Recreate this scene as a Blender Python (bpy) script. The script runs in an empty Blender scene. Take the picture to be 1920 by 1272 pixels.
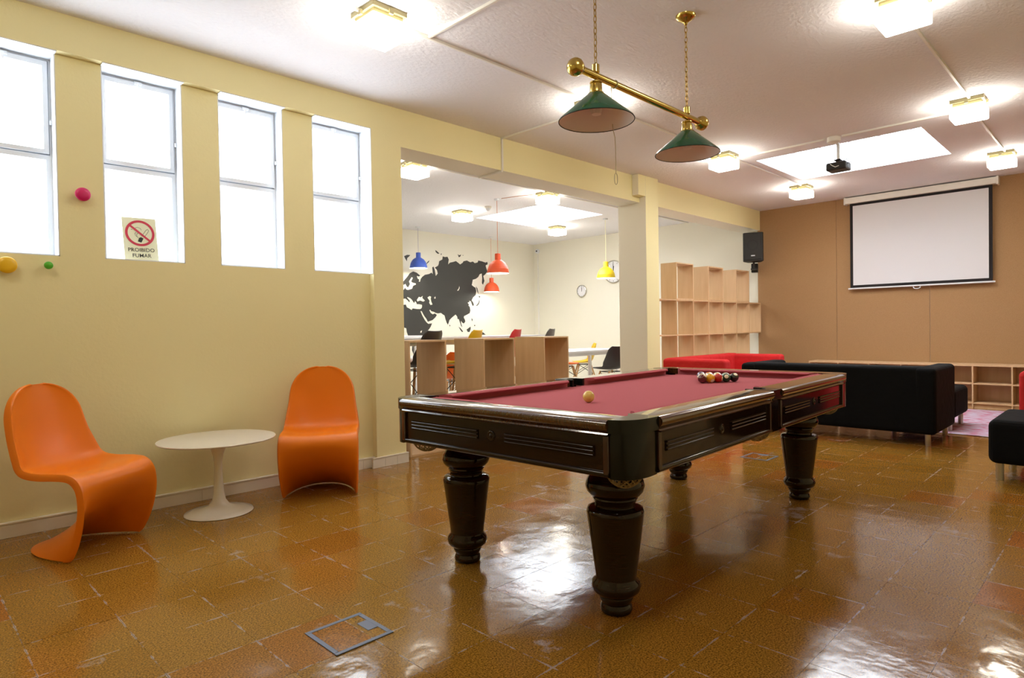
import bpy, bmesh, math, random
from mathutils import Vector, Matrix
random.seed(7)
S = bpy.context.scene
C = S.collection
PI = math.pi

# ------------------------------------------------------------------ camera
CAM_H = 1.12
YAW, PITCH, ROLL = math.radians(44.9), math.radians(-0.93), math.radians(-0.92)
FPX = 1180.0                                    # focal length in pixels of the 1920 px wide frame
fw = Vector((math.cos(YAW)*math.cos(PITCH), math.sin(YAW)*math.cos(PITCH), math.sin(PITCH)))
r0 = Vector((math.sin(YAW), -math.cos(YAW), 0)); u0 = r0.cross(fw)
rt = math.cos(ROLL)*r0 + math.sin(ROLL)*u0
up = -math.sin(ROLL)*r0 + math.cos(ROLL)*u0
cd = bpy.data.cameras.new('camera'); cam = bpy.data.objects.new('camera', cd); C.objects.link(cam)
cd.sensor_width = 36.0; cd.lens = FPX/1920*36.0; cd.clip_start = 0.05; cd.clip_end = 200
M = Matrix((rt, up, -fw)).transposed().to_4x4(); M.translation = Vector((0, 0, CAM_H))
cam.matrix_world = M
S.camera = cam

# ------------------------------------------------------------------ light and exposure
W_WINDOW, W_SKYLIGHT, W_LAMP, W_PENDANT = 2.4, 4.5, 9.0, 9.0   # strength of daylit panes, skylights, lamps
w = bpy.data.worlds.new('World'); S.world = w; w.use_nodes = True
w.node_tree.nodes['Background'].inputs[0].default_value = (0.75, 0.85, 1.0, 1)
w.node_tree.nodes['Background'].inputs[1].default_value = 1.0
S.view_settings.view_transform = 'Standard'
S.view_settings.look = 'None'
S.view_settings.gamma = 1.0
S.view_settings.use_curve_mapping = False
S.view_settings.exposure = 1.62

# ------------------------------------------------------------------ helpers
def lin(c):
    c = c/255.0
    return c/12.92 if c <= 0.04045 else ((c+0.055)/1.055)**2.4
def rgb(r, g, b): return (lin(r), lin(g), lin(b), 1.0)

def mat(name, col, rough=0.5, metal=0.0, coat=0.0, emit=None, estr=0.0, spec=0.5):
    m = bpy.data.materials.new(name); m.use_nodes = True
    p = m.node_tree.nodes['Principled BSDF']
    p.inputs['Base Color'].default_value = col
    p.inputs['Roughness'].default_value = rough
    p.inputs['Metallic'].default_value = metal
    p.inputs['Coat Weight'].default_value = coat
    p.inputs['Coat Roughness'].default_value = 0.06
    p.inputs['Specular IOR Level'].default_value = spec
    if emit:
        p.inputs['Emission Color'].default_value = emit
        p.inputs['Emission Strength'].default_value = estr
    return m
def nodes(m): return m.node_tree.nodes, m.node_tree.links, m.node_tree.nodes['Principled BSDF']
def add_bump(m, scale, strength, dist=0.01, detail=3, stretch=None):
    n, l, p = nodes(m)
    tc = n.new('ShaderNodeNewGeometry'); nz = n.new('ShaderNodeTexNoise'); b = n.new('ShaderNodeBump')
    nz.inputs['Scale'].default_value = scale; nz.inputs['Detail'].default_value = detail
    b.inputs['Strength'].default_value = strength; b.inputs['Distance'].default_value = dist
    if stretch:
        mp = n.new('ShaderNodeMapping'); mp.inputs['Scale'].default_value = stretch
        l.new(tc.outputs['Position'], mp.inputs[0]); l.new(mp.outputs[0], nz.inputs['Vector'])
    else: l.new(tc.outputs['Position'], nz.inputs['Vector'])
    l.new(nz.outputs['Fac'], b.inputs['Height']); l.new(b.outputs['Normal'], p.inputs['Normal'])
    return m
def add_noise_col(m, c1, c2, scale, detail=4, stretch=None, lo=0.3, hi=0.7, coords='Position'):
    n, l, p = nodes(m)
    if coords == 'Position': src = n.new('ShaderNodeNewGeometry').outputs['Position']
    else: src = n.new('ShaderNodeTexCoord').outputs['Object']
    nz = n.new('ShaderNodeTexNoise'); r = n.new('ShaderNodeValToRGB')
    nz.inputs['Scale'].default_value = scale; nz.inputs['Detail'].default_value = detail
    r.color_ramp.elements[0].position = lo; r.color_ramp.elements[0].color = c1
    r.color_ramp.elements[1].position = hi; r.color_ramp.elements[1].color = c2
    if stretch:
        mp = n.new('ShaderNodeMapping'); mp.inputs['Scale'].default_value = stretch
        l.new(src, mp.inputs[0]); src = mp.outputs[0]
    l.new(src, nz.inputs['Vector']); l.new(nz.outputs['Fac'], r.inputs['Fac']); l.new(r.outputs['Color'], p.inputs['Base Color'])
    return m

def new_obj(name, me, m, parent=None):
    o = bpy.data.objects.new(name, me); C.objects.link(o)
    if m is not None and len(me.materials) == 0: me.materials.append(m)
    if parent is not None: o.parent = parent
    return o
def tag(o, label, cat, group=None):
    o['label'] = label; o['category'] = cat
    if group: o['group'] = group
    return o
def thing(name, label, cat, loc=(0, 0, 0), rz=0.0, group=None):
    o = bpy.data.objects.new(name, None); C.objects.link(o); o.empty_display_size = 0.1
    o.location = loc; o.rotation_euler = (0, 0, rz)
    return tag(o, label, cat, group)
def copy_tree(o, parent=None):
    c = o.copy(); C.objects.link(c); c.parent = parent
    for ch in list(o.children): copy_tree(ch, c)
    return c

class MB:
    """collects shapes of ONE part"""
    def __init__(s): s.bm = bmesh.new()
    def box(s, x0, x1, y0, y1, z0, z1, rot=None, at=None):
        vs = [s.bm.verts.new((x, y, z)) for x in (x0, x1) for y in (y0, y1) for z in (z0, z1)]
        for f in ((0, 1, 3, 2), (4, 6, 7, 5), (0, 4, 5, 1), (2, 3, 7, 6), (0, 2, 6, 4), (1, 5, 7, 3)):
            s.bm.faces.new([vs[i] for i in f])
        if rot is not None:
            for v in vs: v.co = rot @ v.co
        if at is not None:
            for v in vs: v.co += Vector(at)
        return s
    def lathe(s, prof, n=32, at=(0, 0, 0), axis='Z', cap=True):
        rings = []
        for r, z in prof:
            ring = []
            for i in range(n):
                a = 2*PI*i/n
                p = (r*math.cos(a), r*math.sin(a), z)
                if axis == 'X': p = (p[2], p[0], p[1])
                if axis == 'Y': p = (p[0], p[2], p[1])
                ring.append(s.bm.verts.new((p[0]+at[0], p[1]+at[1], p[2]+at[2])))
            rings.append(ring)
        for a, b in zip(rings, rings[1:]):
            for i in range(n):
                s.bm.faces.new((a[i], a[(i+1) % n], b[(i+1) % n], b[i]))
        if cap:
            s.bm.faces.new(list(reversed(rings[0]))); s.bm.faces.new(rings[-1])
        return s
    def tube(s, pts, r, n=8, closed=False):
        pts = [Vector(p) for p in pts]; k = len(pts); rings = []
        ref = None
        for i, p in enumerate(pts):
            if closed: t = pts[(i+1) % k]-pts[i-1]
            else: t = pts[min(i+1, k-1)]-pts[max(i-1, 0)]
            t.normalize()
            if ref is None:
                ref = Vector((0, 0, 1)) if abs(t.z) < 0.9 else Vector((1, 0, 0))
            a = (ref - t*ref.dot(t)).normalized(); b = t.cross(a); ref = a
            rr = r[i] if isinstance(r, (list, tuple)) else r
            rings.append([s.bm.verts.new(p + (a*math.cos(2*PI*j/n) + b*math.sin(2*PI*j/n))*rr) for j in range(n)])
        pairs = list(zip(rings, rings[1:])) + ([(rings[-1], rings[0])] if closed else [])
        for A, B in pairs:
            for j in range(n): s.bm.faces.new((A[j], A[(j+1) % n], B[(j+1) % n], B[j]))
        if not closed:
            s.bm.faces.new(list(reversed(rings[0]))); s.bm.faces.new(rings[-1])
        return s
    def cyl(s, p0, p1, r, n=16): return s.tube([p0, p1], r, n)
    def prism(s, poly, z0, z1, f=lambda x, y, z: (x, y, z)):
        """extrude a plan polygon from z0 to z1; f maps (x, y, z) to space"""
        a = [s.bm.verts.new(f(x, y, z0)) for x, y in poly]; b = [s.bm.verts.new(f(x, y, z1)) for x, y in poly]
        k = len(poly)
        for i in range(k): s.bm.faces.new((a[i], a[(i+1) % k], b[(i+1) % k], b[i]))
        s.bm.faces.new(list(reversed(a))); s.bm.faces.new(b)
        return s
    def grid(s, fn, nu, nv):
        g = [[s.bm.verts.new(fn(i/nu, j/nv)) for j in range(nv+1)] for i in range(nu+1)]
        for i in range(nu):
            for j in range(nv): s.bm.faces.new((g[i][j], g[i+1][j], g[i+1][j+1], g[i][j+1]))
        return s
    def sphere(s, at, r, nu=24, nv=14, sz=1.0):
        return s.lathe([(max(1e-4, r*math.sin(PI*i/nv)), -r*sz*math.cos(PI*i/nv)) for i in range(nv+1)], nu, at)
    def build(s, name, m, parent=None, smooth=False, bevel=0.0, seg=2, solid=0.0, sub=0, angle=40):
        bmesh.ops.recalc_face_normals(s.bm, faces=s.bm.faces)
        me = bpy.data.meshes.new(name); s.bm.to_mesh(me); s.bm.free()
        if smooth:
            for p in me.polygons: p.use_smooth = True
            try: me.set_sharp_from_angle(angle=math.radians(angle))
            except Exception: pass
        o = new_obj(name, me, m, parent)
        if solid:
            md = o.modifiers.new('solid', 'SOLIDIFY'); md.thickness = solid; md.offset = 0
        if bevel:
            md = o.modifiers.new('bevel', 'BEVEL'); md.width = bevel; md.segments = seg; md.limit_method = 'ANGLE'; md.angle_limit = math.radians(35)
            md.harden_normals = False
        if sub:
            md = o.modifiers.new('sub', 'SUBSURF'); md.levels = sub; md.render_levels = sub
        return o
def struct(o):
    o['kind'] = 'structure'; return o

# ------------------------------------------------------------------ materials
m_wall = mat('cream_wall_paint', rgb(239, 228, 175), 0.75); add_bump(m_wall, 55, 0.25, 0.004, 4)
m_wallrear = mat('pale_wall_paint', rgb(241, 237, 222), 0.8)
m_white = mat('white_paint', rgb(228, 232, 238), 0.45)
m_base = mat('baseboard_tile', rgb(236, 228, 212), 0.4)
m_ceil = mat('ceiling_plaster', rgb(238, 237, 243), 0.85); add_bump(m_ceil, 30, 0.5, 0.012, 6, (1, 1.6, 1))
m_pane = mat('daylit_frosted_glass', rgb(240, 246, 255), 0.4, emit=(0.86, 0.94, 1.0, 1), estr=W_WINDOW)
m_sky = mat('daylit_skylight_glass', rgb(240, 246, 255), 0.3, emit=(0.92, 0.97, 1.0, 1), estr=W_SKYLIGHT)
m_lamp = mat('opal_lamp_glass', rgb(255, 250, 235), 0.3, emit=(1.0, 0.95, 0.82, 1), estr=W_LAMP)
m_bulb = mat('lamp_bulb', rgb(255, 250, 235), 0.3, emit=(1.0, 0.90, 0.7, 1), estr=W_PENDANT*4)
m_cork = mat('cork_board', rgb(176, 138, 96), 0.9); add_noise_col(m_cork, rgb(152, 116, 76), rgb(186, 148, 106), 220, 6, None, 0.25, 0.75); add_bump(m_cork, 120, 0.3, 0.003, 4)
m_slab = mat('joint_filler', rgb(150, 120, 76), 0.5)
m_rearfloor = mat('pale_rear_floor', rgb(222, 216, 200), 0.35)
m_orange = mat('orange_plastic', rgb(240, 126, 10), 0.36, spec=0.45)
m_tulip = mat('white_lacquer', rgb(238, 232, 222), 0.16, coat=0.4)
m_dwood = mat('dark_varnished_wood', rgb(46, 24, 14), 0.10, coat=0.12, spec=0.3)
add_noise_col(m_dwood, rgb(24, 11, 6), rgb(44, 23, 12), 14, 5, (1.5, 1.5, 22), 0.3, 0.75, 'Object')
m_rwood = mat('reddish_varnished_wood', rgb(56, 22, 13), 0.16, coat=0.6)
m_rail = mat('rail_varnished_wood', rgb(74, 44, 22), 0.1, coat=0.9)
add_noise_col(m_rail, rgb(58, 32, 16), rgb(92, 56, 28), 10, 5, (2, 20, 2), 0.3, 0.75, 'Object')
m_casting = mat('black_pocket_cap', rgb(16, 17, 14), 0.16, coat=0.05, spec=0.3)
m_cloth = mat('burgundy_baize', rgb(184, 98, 106), 0.95, spec=0.1); add_bump(m_cloth, 900, 0.1, 0.001)
m_net = mat('pocket_net_cord', rgb(150, 128, 84), 0.85)
m_brass = mat('polished_brass', rgb(202, 176, 96), 0.2, 1.0)
m_chain = mat('aged_brass', rgb(176, 146, 74), 0.28, 1.0)
m_green = mat('green_enamel', rgb(14, 84, 58), 0.16, coat=0.5)
m_shadein = mat('shade_inner_enamel', rgb(228, 222, 216), 0.45)
m_ply = mat('birch_plywood', rgb(214, 178, 130), 0.5)
add_noise_col(m_ply, rgb(208, 172, 130), rgb(222, 189, 148), 3.0, 6, (6, 6, 0.7), 0.25, 0.8)
m_plyedge = mat('birch_edge', rgb(222, 192, 150), 0.5)
m_chrome = mat('brushed_steel', rgb(190, 186, 178), 0.28, 1.0)
m_black = mat('black_plastic', rgb(24, 23, 22), 0.5)
m_blackfab = mat('black_cotton_cover', rgb(12, 13, 16), 0.85, spec=0.15); add_bump(m_blackfab, 14, 0.25, 0.02, 3)
m_redfab = mat('red_cotton_cover', rgb(204, 44, 46), 0.85, spec=0.25); add_bump(m_redfab, 9, 0.5, 0.03, 3)
m_grille = mat('speaker_grille', rgb(38, 38, 36), 0.65); add_bump(m_grille, 700, 0.6, 0.002)
m_screen = mat('projection_fabric', rgb(222, 222, 226), 0.9)
m_border = mat('black_screen_border', rgb(30, 26, 28), 0.85)
m_cream = mat('cream_metal', rgb(236, 233, 226), 0.4)
m_map = mat('charcoal_vinyl', rgb(62, 62, 60), 0.42, spec=0.4)
m_hatch = mat('grey_floor_box', rgb(104, 112, 132), 0.4, 0.3)
m_dark = mat('dark_gap', rgb(18, 16, 16), 0.8)
m_wleg = mat('beech_leg', rgb(196, 150, 98), 0.5)
m_tabletop = mat('white_laminate', rgb(240, 240, 244), 0.3)
m_cable = mat('cream_cord', rgb(176, 164, 130), 0.6)
def plastic(name, c): return mat(name, c, 0.38)
m_shell = {'black': plastic('black_shell', rgb(44, 40, 42)), 'yellow': plastic('yellow_shell', rgb(240, 196, 24)), 'red': plastic('red_shell', rgb(216, 46, 52)),
           'grey': plastic('grey_shell', rgb(96, 94, 92)), 'orange': plastic('orange_shell', rgb(240, 104, 12))}
# ------------------------------------------------------------------ cork tile floor material
TS, TX0, TY0 = 0.30, 0.04, 0.17
m_tile = mat('varnished_cork_tile', rgb(160, 104, 36), 0.15)
def tile_material(m):
    n, l, p = nodes(m)
    def N(t, **k):
        q = n.new(t)
        for a, b in k.items(): setattr(q, a, b)
        return q
    def math_(op, a, b=None, c=None):
        q = N('ShaderNodeMath', operation=op)
        for i, v in enumerate((a, b, c)):
            if v is None: continue
            if isinstance(v, (int, float)): q.inputs[i].default_value = v
            else: l.new(v, q.inputs[i])
        return q.outputs[0]
    g = N('ShaderNodeNewGeometry'); sp = N('ShaderNodeSeparateXYZ'); l.new(g.outputs['Position'], sp.inputs[0])
    u = math_('DIVIDE', math_('SUBTRACT', sp.outputs[0], TX0), TS); v = math_('DIVIDE', math_('SUBTRACT', sp.outputs[1], TY0), TS)
    cu = math_('FLOOR', u); cv = math_('FLOOR', v)
    cb = N('ShaderNodeCombineXYZ'); l.new(cu, cb.inputs[0]); l.new(cv, cb.inputs[1])
    wn = N('ShaderNodeTexWhiteNoise', noise_dimensions='2D'); l.new(cb.outputs[0], wn.inputs['Vector'])
    # one tone for each tile
    r = N('ShaderNodeValToRGB'); e = r.color_ramp.elements
    e[0].position = 0.0; e[0].color = rgb(150, 106, 36); e[1].position = 1.0; e[1].color = rgb(162, 98, 36)
    k = e.new(0.5); k.color = rgb(156, 113, 44); k = e.new(0.84); k.color = rgb(152, 108, 38)
    l.new(wn.outputs['Value'], r.inputs['Fac'])
    # cork granules
    gr = N('ShaderNodeTexNoise'); gr.inputs['Scale'].default_value = 165; gr.inputs['Detail'].default_value = 4; gr.inputs['Roughness'].default_value = 0.6
    l.new(g.outputs['Position'], gr.inputs['Vector'])
    gm = N('ShaderNodeMapRange'); gm.inputs[1].default_value = 0.34; gm.inputs[2].default_value = 0.66; gm.inputs[3].default_value = 0.28; gm.inputs[4].default_value = 1.65
    l.new(gr.outputs['Fac'], gm.inputs[0])
    mul = N('ShaderNodeMix', data_type='RGBA', blend_type='MULTIPLY'); mul.inputs[0].default_value = 1.0
    l.new(r.outputs['Color'], mul.inputs[6]); l.new(gm.outputs[0], mul.inputs[7])
    # scuffed, whitened varnish: along the joints and in loose smears
    fu = math_('FRACT', u); fv = math_('FRACT', v)
    du = math_('MINIMUM', fu, math_('SUBTRACT', 1.0, fu)); dv = math_('MINIMUM', fv, math_('SUBTRACT', 1.0, fv))
    d = math_('MINIMUM', du, dv)
    n1 = N('ShaderNodeTexNoise'); n1.inputs['Scale'].default_value = 9; n1.inputs['Detail'].default_value = 7; n1.inputs['Roughness'].default_value = 0.7
    l.new(g.outputs['Position'], n1.inputs['Vector'])
    n2 = N('ShaderNodeTexNoise'); n2.inputs['Scale'].default_value = 2.2; n2.inputs['Detail'].default_value = 8; n2.inputs['Roughness'].default_value = 0.72
    l.new(g.outputs['Position'], n2.inputs['Vector'])
    lim = math_('MULTIPLY', math_('SUBTRACT', n1.outputs['Fac'], 0.475), 0.13)
    edge = math_('LESS_THAN', d, lim)
    sm = N('ShaderNodeMapRange'); sm.inputs[1].default_value = 0.615; sm.inputs[2].default_value = 0.68; l.new(n2.outputs['Fac'], sm.inputs[0])
    wear = math_('MINIMUM', math_('ADD', math_('MULTIPLY', edge, 0.55), math_('MULTIPLY', sm.outputs[0], 0.5)), 0.8)
    mx = N('ShaderNodeMix', data_type='RGBA'); l.new(wear, mx.inputs[0]); l.new(mul.outputs[2], mx.inputs[6]); mx.inputs[7].default_value = rgb(194, 184, 186)
    mp = N('ShaderNodeMapping'); mp.inputs['Scale'].default_value = (0.9, 16, 1); mp.inputs['Rotation'].default_value = (0, 0, 0.35); l.new(g.outputs['Position'], mp.inputs[0])
    n4 = N('ShaderNodeTexNoise'); n4.inputs['Scale'].default_value = 2.6; n4.inputs['Detail'].default_value = 2; l.new(mp.outputs[0], n4.inputs['Vector'])
    sc_ = N('ShaderNodeMapRange'); sc_.inputs[1].default_value = 0.765; sc_.inputs[2].default_value = 0.785; sc_.inputs[4].default_value = 0.8; l.new(n4.outputs['Fac'], sc_.inputs[0])
    m3 = N('ShaderNodeMix', data_type='RGBA'); l.new(sc_.outputs[0], m3.inputs[0]); l.new(mx.outputs[2], m3.inputs[6]); m3.inputs[7].default_value = rgb(58, 40, 18)
    l.new(m3.outputs[2], p.inputs['Base Color'])
    # uneven gloss
    n3 = N('ShaderNodeTexNoise'); n3.inputs['Scale'].default_value = 3.0; n3.inputs['Detail'].default_value = 6
    l.new(g.outputs['Position'], n3.inputs['Vector'])
    rm = N('ShaderNodeMapRange'); rm.inputs[1].default_value = 0.3; rm.inputs[2].default_value = 0.7; rm.inputs[3].default_value = 0.08; rm.inputs[4].default_value = 0.18
    l.new(n3.outputs['Fac'], rm.inputs[0]); l.new(math_('ADD', rm.outputs[0], math_('MULTIPLY', wear, 0.2)), p.inputs['Roughness'])
    b1 = N('ShaderNodeTexNoise'); b1.inputs['Scale'].default_value = 7; b1.inputs['Detail'].default_value = 3
    l.new(g.outputs['Position'], b1.inputs['Vector'])
    bp = N('ShaderNodeBump'); bp.inputs['Strength'].default_value = 0.12; bp.inputs['Distance'].default_value = 0.02
    l.new(b1.outputs['Fac'], bp.inputs['Height']); l.new(bp.outputs['Normal'], p.inputs['Normal'])
tile_material(m_tile)

# ------------------------------------------------------------------ the room
X0, X1, Y0 = -1.6, 10.26, -1.4           # back of the room, cork wall, right-hand wall
YH, YL, HC = 4.42, 4.48, 2.99            # header and pier plane, lower wall plane, ceiling
YR, XR = 9.59, 10.36                     # far wall and side wall of the rear room
YB = 4.745                               # back of the beam
floor = struct(MB().box(X0, XR, Y0, YB, -0.20, -0.0035).build('floor', m_slab))
rear_floor = struct(MB().box(2.85, XR, YB, YR, -0.20, 0.0).build('floor', m_rearfloor))
# tiles: the nearest 300 in view are pieces of their own
def project(x, y, z):
    d = Vector((x, y, z-CAM_H)); k = d.dot(fw)
    if k < 0.1: return None
    return 960+FPX*d.dot(rt)/k, 636-FPX*d.dot(up)/k, k
cells = []
for i in range(-6, 36):
    for j in range(-6, 16):
        a, b = TX0+i*TS, TY0+j*TS
        if a < X0-TS or a > X1 or b < Y0-TS or b > YB: continue
        q = project(a+TS/2, b+TS/2, 0)
        seen = q is not None and -60 < q[0] < 1980 and q[1] < 1320 and b < YH
        cells.append((q[2] if seen else 99, i, j))
cells.sort()
gp = 0.0005
tm = MB().box(gp, TS-gp, gp, TS-gp, -0.006, 0.0).build('tile', m_tile, floor)
first = True; rest = MB()
for k, (dep, i, j) in enumerate(cells):
    a, b = TX0+i*TS, TY0+j*TS
    whole = a > X0 and a+TS < X1 and b > Y0 and b+TS < YH+0.02
    if k < 300 and dep < 90 and whole:
        o = tm if first else bpy.data.objects.new('tile', tm.data)
        if not first: C.objects.link(o); o.parent = floor
        first = False
        o.location = (a, b, random.uniform(-0.0004, 0.0004))
        o.rotation_euler = (random.uniform(-.0007, .0007), random.uniform(-.0007, .0007), 0)
    else:
        x0, x1 = max(a, X0)+gp, min(a+TS, XR)-gp; y0, y1 = max(b, Y0)+gp, min(b+TS, YB)-gp
        if x1 > x0 and y1 > y0:
            t = random.uniform(-0.0004, 0.0004)
            rest.box(x0, x1, y0, y1, -0.006, t)
ro = rest.build('far_tiles', m_tile, floor); ro['kind'] = 'stuff'

# left wall: lower wall set back under a header, four narrow windows
WIN = [None, (0.298, 0.755), (0.983, 1.44), (1.67, 2.13), (2.363, 2.85)]
ZS, ZT, YF, YO = 1.588, 2.77, 4.60, 4.74
mb = MB().box(X0, 2.85, YL, YO, 0, ZS)
edges = [X0] + [v for wv in WIN[1:] for v in wv]
for a, b in zip(edges[0::2], edges[1::2]): mb.box(a, b, YL, YO, ZS, ZT)
wall_left = struct(mb.build('wall_left', m_wall))
struct(MB().box(X0, 2.85, YH, YO, ZT, HC).build('wall_header', m_wall))
struct(MB().box(2.85, 3.14, YH, YB, 0, HC).build('wall_pier', m_wall))
struct(MB().box(3.14, 6.73, YH, YB, 2.672, HC).build('wall_beam', m_wall))
struct(MB().box(7.02, X1, YH, YB, 2.672, HC).build('wall_beam', m_wall))
struct(MB().box(6.73, 7.02, 4.33, YB, 0, HC).box(6.57, 6.73, 4.33, YH, 2.735, HC).build('wall_column', m_wall, bevel=0.006))
struct(MB().box(X0-0.1, X0, Y0, YO, 0, HC).build('wall_behind', m_wall))
struct(MB().box(X0, XR, Y0-0.1, Y0, 0, HC).build('wall_right', m_wall))
struct(MB().box(2.75, XR+0.1, YR, YR+0.1, 0, HC).build('wall_far', m_wallrear))
struct(MB().box(XR, XR+0.1, YB-0.28, YR, 0, HC).build('wall_side', m_wallrear))
struct(MB().box(2.75, 2.85, YB, YR, 0, HC).build('wall_rear_left', m_wallrear))
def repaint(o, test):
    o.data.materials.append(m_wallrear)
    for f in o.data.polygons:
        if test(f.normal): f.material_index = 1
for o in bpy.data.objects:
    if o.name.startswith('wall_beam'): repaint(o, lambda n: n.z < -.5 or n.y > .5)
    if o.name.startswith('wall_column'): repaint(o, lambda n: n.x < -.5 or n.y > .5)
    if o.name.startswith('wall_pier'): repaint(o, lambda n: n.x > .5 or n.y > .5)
# cork wall: panels
back = struct(MB().box(X1+0.012, XR+0.1, Y0, 4.465, 0, HC).build('wall_back', m_white))
yy = [4.465, 3.25, 2.05, 0.85, -0.35, Y0]
for a, b in zip(yy, yy[1:]):
    MB().box(X1, X1+0.012, b+0.0015, a-0.0015, 0.0, HC).build('cork_panel', m_cork, back, bevel=0.002, seg=1)
# ceiling with two skylight shafts
SK = [(7.09, 8.46, 1.48, 3.09), (7.10, 8.50, 6.30, 7.88)]
cm = MB()
cm.box(X0, XR, Y0, SK[0][2], HC, HC+0.15).box(X0, XR, SK[0][3], SK[1][2], HC, HC+0.15).box(X0, XR, SK[1][3], YR, HC, HC+0.15)
for a, b, c, d in SK: cm.box(X0, a, c, d, HC, HC+0.15).box(b, XR, c, d, HC, HC+0.15)
struct(cm.build('ceiling', m_ceil))
wn_i = 5
for a, b, c, d in SK:
    t = 0.03; zt = HC+0.32
    sh = struct(MB().box(a-t, a, c-t, d+t, HC+0.15, zt).box(b, b+t, c-t, d+t, HC+0.15, zt).box(a, b, c-t, c, HC+0.15, zt).box(a, b, d, d+t, HC+0.15, zt).build('window_%d' % wn_i, m_white)); wn_i += 1
    n = 5; L = (d-c)/n
    for k in range(n):
        MB().box(a+0.002, b-0.002, c+k*L+0.012, c+(k+1)*L-0.012, zt-0.02, zt-0.008).build('pane', m_sky, sh)
    for k in range(n+1):
        yk = min(max(c+k*L, c+0.013), d-0.013)
        MB().box(a+0.001, b-0.001, yk-0.012, yk+0.012, zt-0.035, zt).build('glazing_bar', m_white, sh)
    MB().box(a+0.30, a+0.33, c+0.001, d-0.001, zt-0.06, zt-0.036).build('cross_bar', m_white, sh)

# windows
def window(idx, x0, x1, yfront):
    root = struct(MB().box(x0, x0+0.006, YL+0.001, YF, ZS, ZT).box(x1-0.006, x1, yfront, YF, ZS, ZT)
                  .box(x0, x1, YL-0.055, YF, ZT-0.006, ZT-0.0005).box(x0, x1, YL+0.001, YF, ZS, ZS+0.006).build('window_%d' % idx, m_white))
    a, b, zb, zt, zm = x0+0.006, x1-0.006, ZS+0.006, ZT-0.006, 2.20
    # fixed frame: full width below the transom, a thin rim with a back stop round the hinged sash above
    MB().box(a, a+.03, YF, YF+.05, zb, zm-.004).box(b-.03, b, YF, YF+.05, zb, zm-.004).box(a+.03, b-.03, YF, YF+.05, zb, zb+.022).box(a+.03, b-.03, YF, YF+.05, zm-.032, zm-.004) \
        .box(a, a+.010, YF, YF+.05, zm-.004, zt).box(b-.010, b, YF, YF+.05, zm-.004, zt).box(a+.010, b-.010, YF, YF+.05, zt-.008, zt) \
        .box(a+.010, a+.036, YF+.04, YF+.05, zm-.004, zt-.008).box(b-.036, b-.010, YF+.04, YF+.05, zm-.004, zt-.008).box(a+.036, b-.036, YF+.04, YF+.05, zt-.036, zt-.008).box(a+.036, b-.036, YF+.04, YF+.05, zm-.004, zm+.026).build('frame', m_white, root)
    ya = YF-0.012
    MB().box(a+.015, a+.04, ya, YF+.03, zm+.003, zt-.014).box(b-.04, b-.015, ya, YF+.03, zm+.003, zt-.014).box(a+.04, b-.04, ya, YF+.03, zm+.003, zm+.028).box(a+.04, b-.04, ya, YF+.03, zt-.045, zt-.014).build('sash', m_white, root)
    MB().box(a+.04, b-.04, YF+.006, YF+.012, zm+.028, zt-.045).build('pane', m_pane, root)
    MB().box(a+.03, b-.03, YF+.014, YF+.02, zb+.022, zm-.032).build('pane', m_pane, root)
    c = (a+b)/2
    MB().box(c-.022, c+.022, ya-.012, ya, zt-.03, zt-.012).box(c-.006, c+.006, ya-.02, ya-.008, zt-.062, zt-.02).build('latch', m_white, root, bevel=.002)
    MB().box(b-.012, b+.001, ya-.02, ya, 2.375, 2.40).build('stay', m_white, root, bevel=.002)
for k, (a, b) in enumerate(WIN[1:]): window(k+1, a, b, YH+0.001 if k == 3 else YL+0.001)

# baseboards: short tiles with a thin cap
def baseboard(name, x0, x1, y0, y1, along='x', cap=True, seg=0.62):
    root = struct(MB().box(x0, x1, y0+(0.004 if along == 'x' else 0), y1, 0.0, 0.076).build(name, m_base))
    if along == 'x':
        x = x0
        while x < x1-0.01:
            e = min(x+seg, x1)
            MB().box(x+.001, e-.001, y0, y0+.004, 0.001, 0.070).build('tile', m_base, root); x = e
    MB().box(x0, x1, y0-.002, y1, 0.076, 0.086).build('cap', m_base, root, bevel=.002)
    return root
baseboard('baseboard_left', X0, 2.849, 4.452, YL-0.0005)
baseboard('baseboard_pier', 2.80, 3.154, 4.404, YH-0.0005, seg=0.118)
baseboard('baseboard_pier_return', 3.1405, 3.154, YH, 4.54, 'y')
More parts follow.
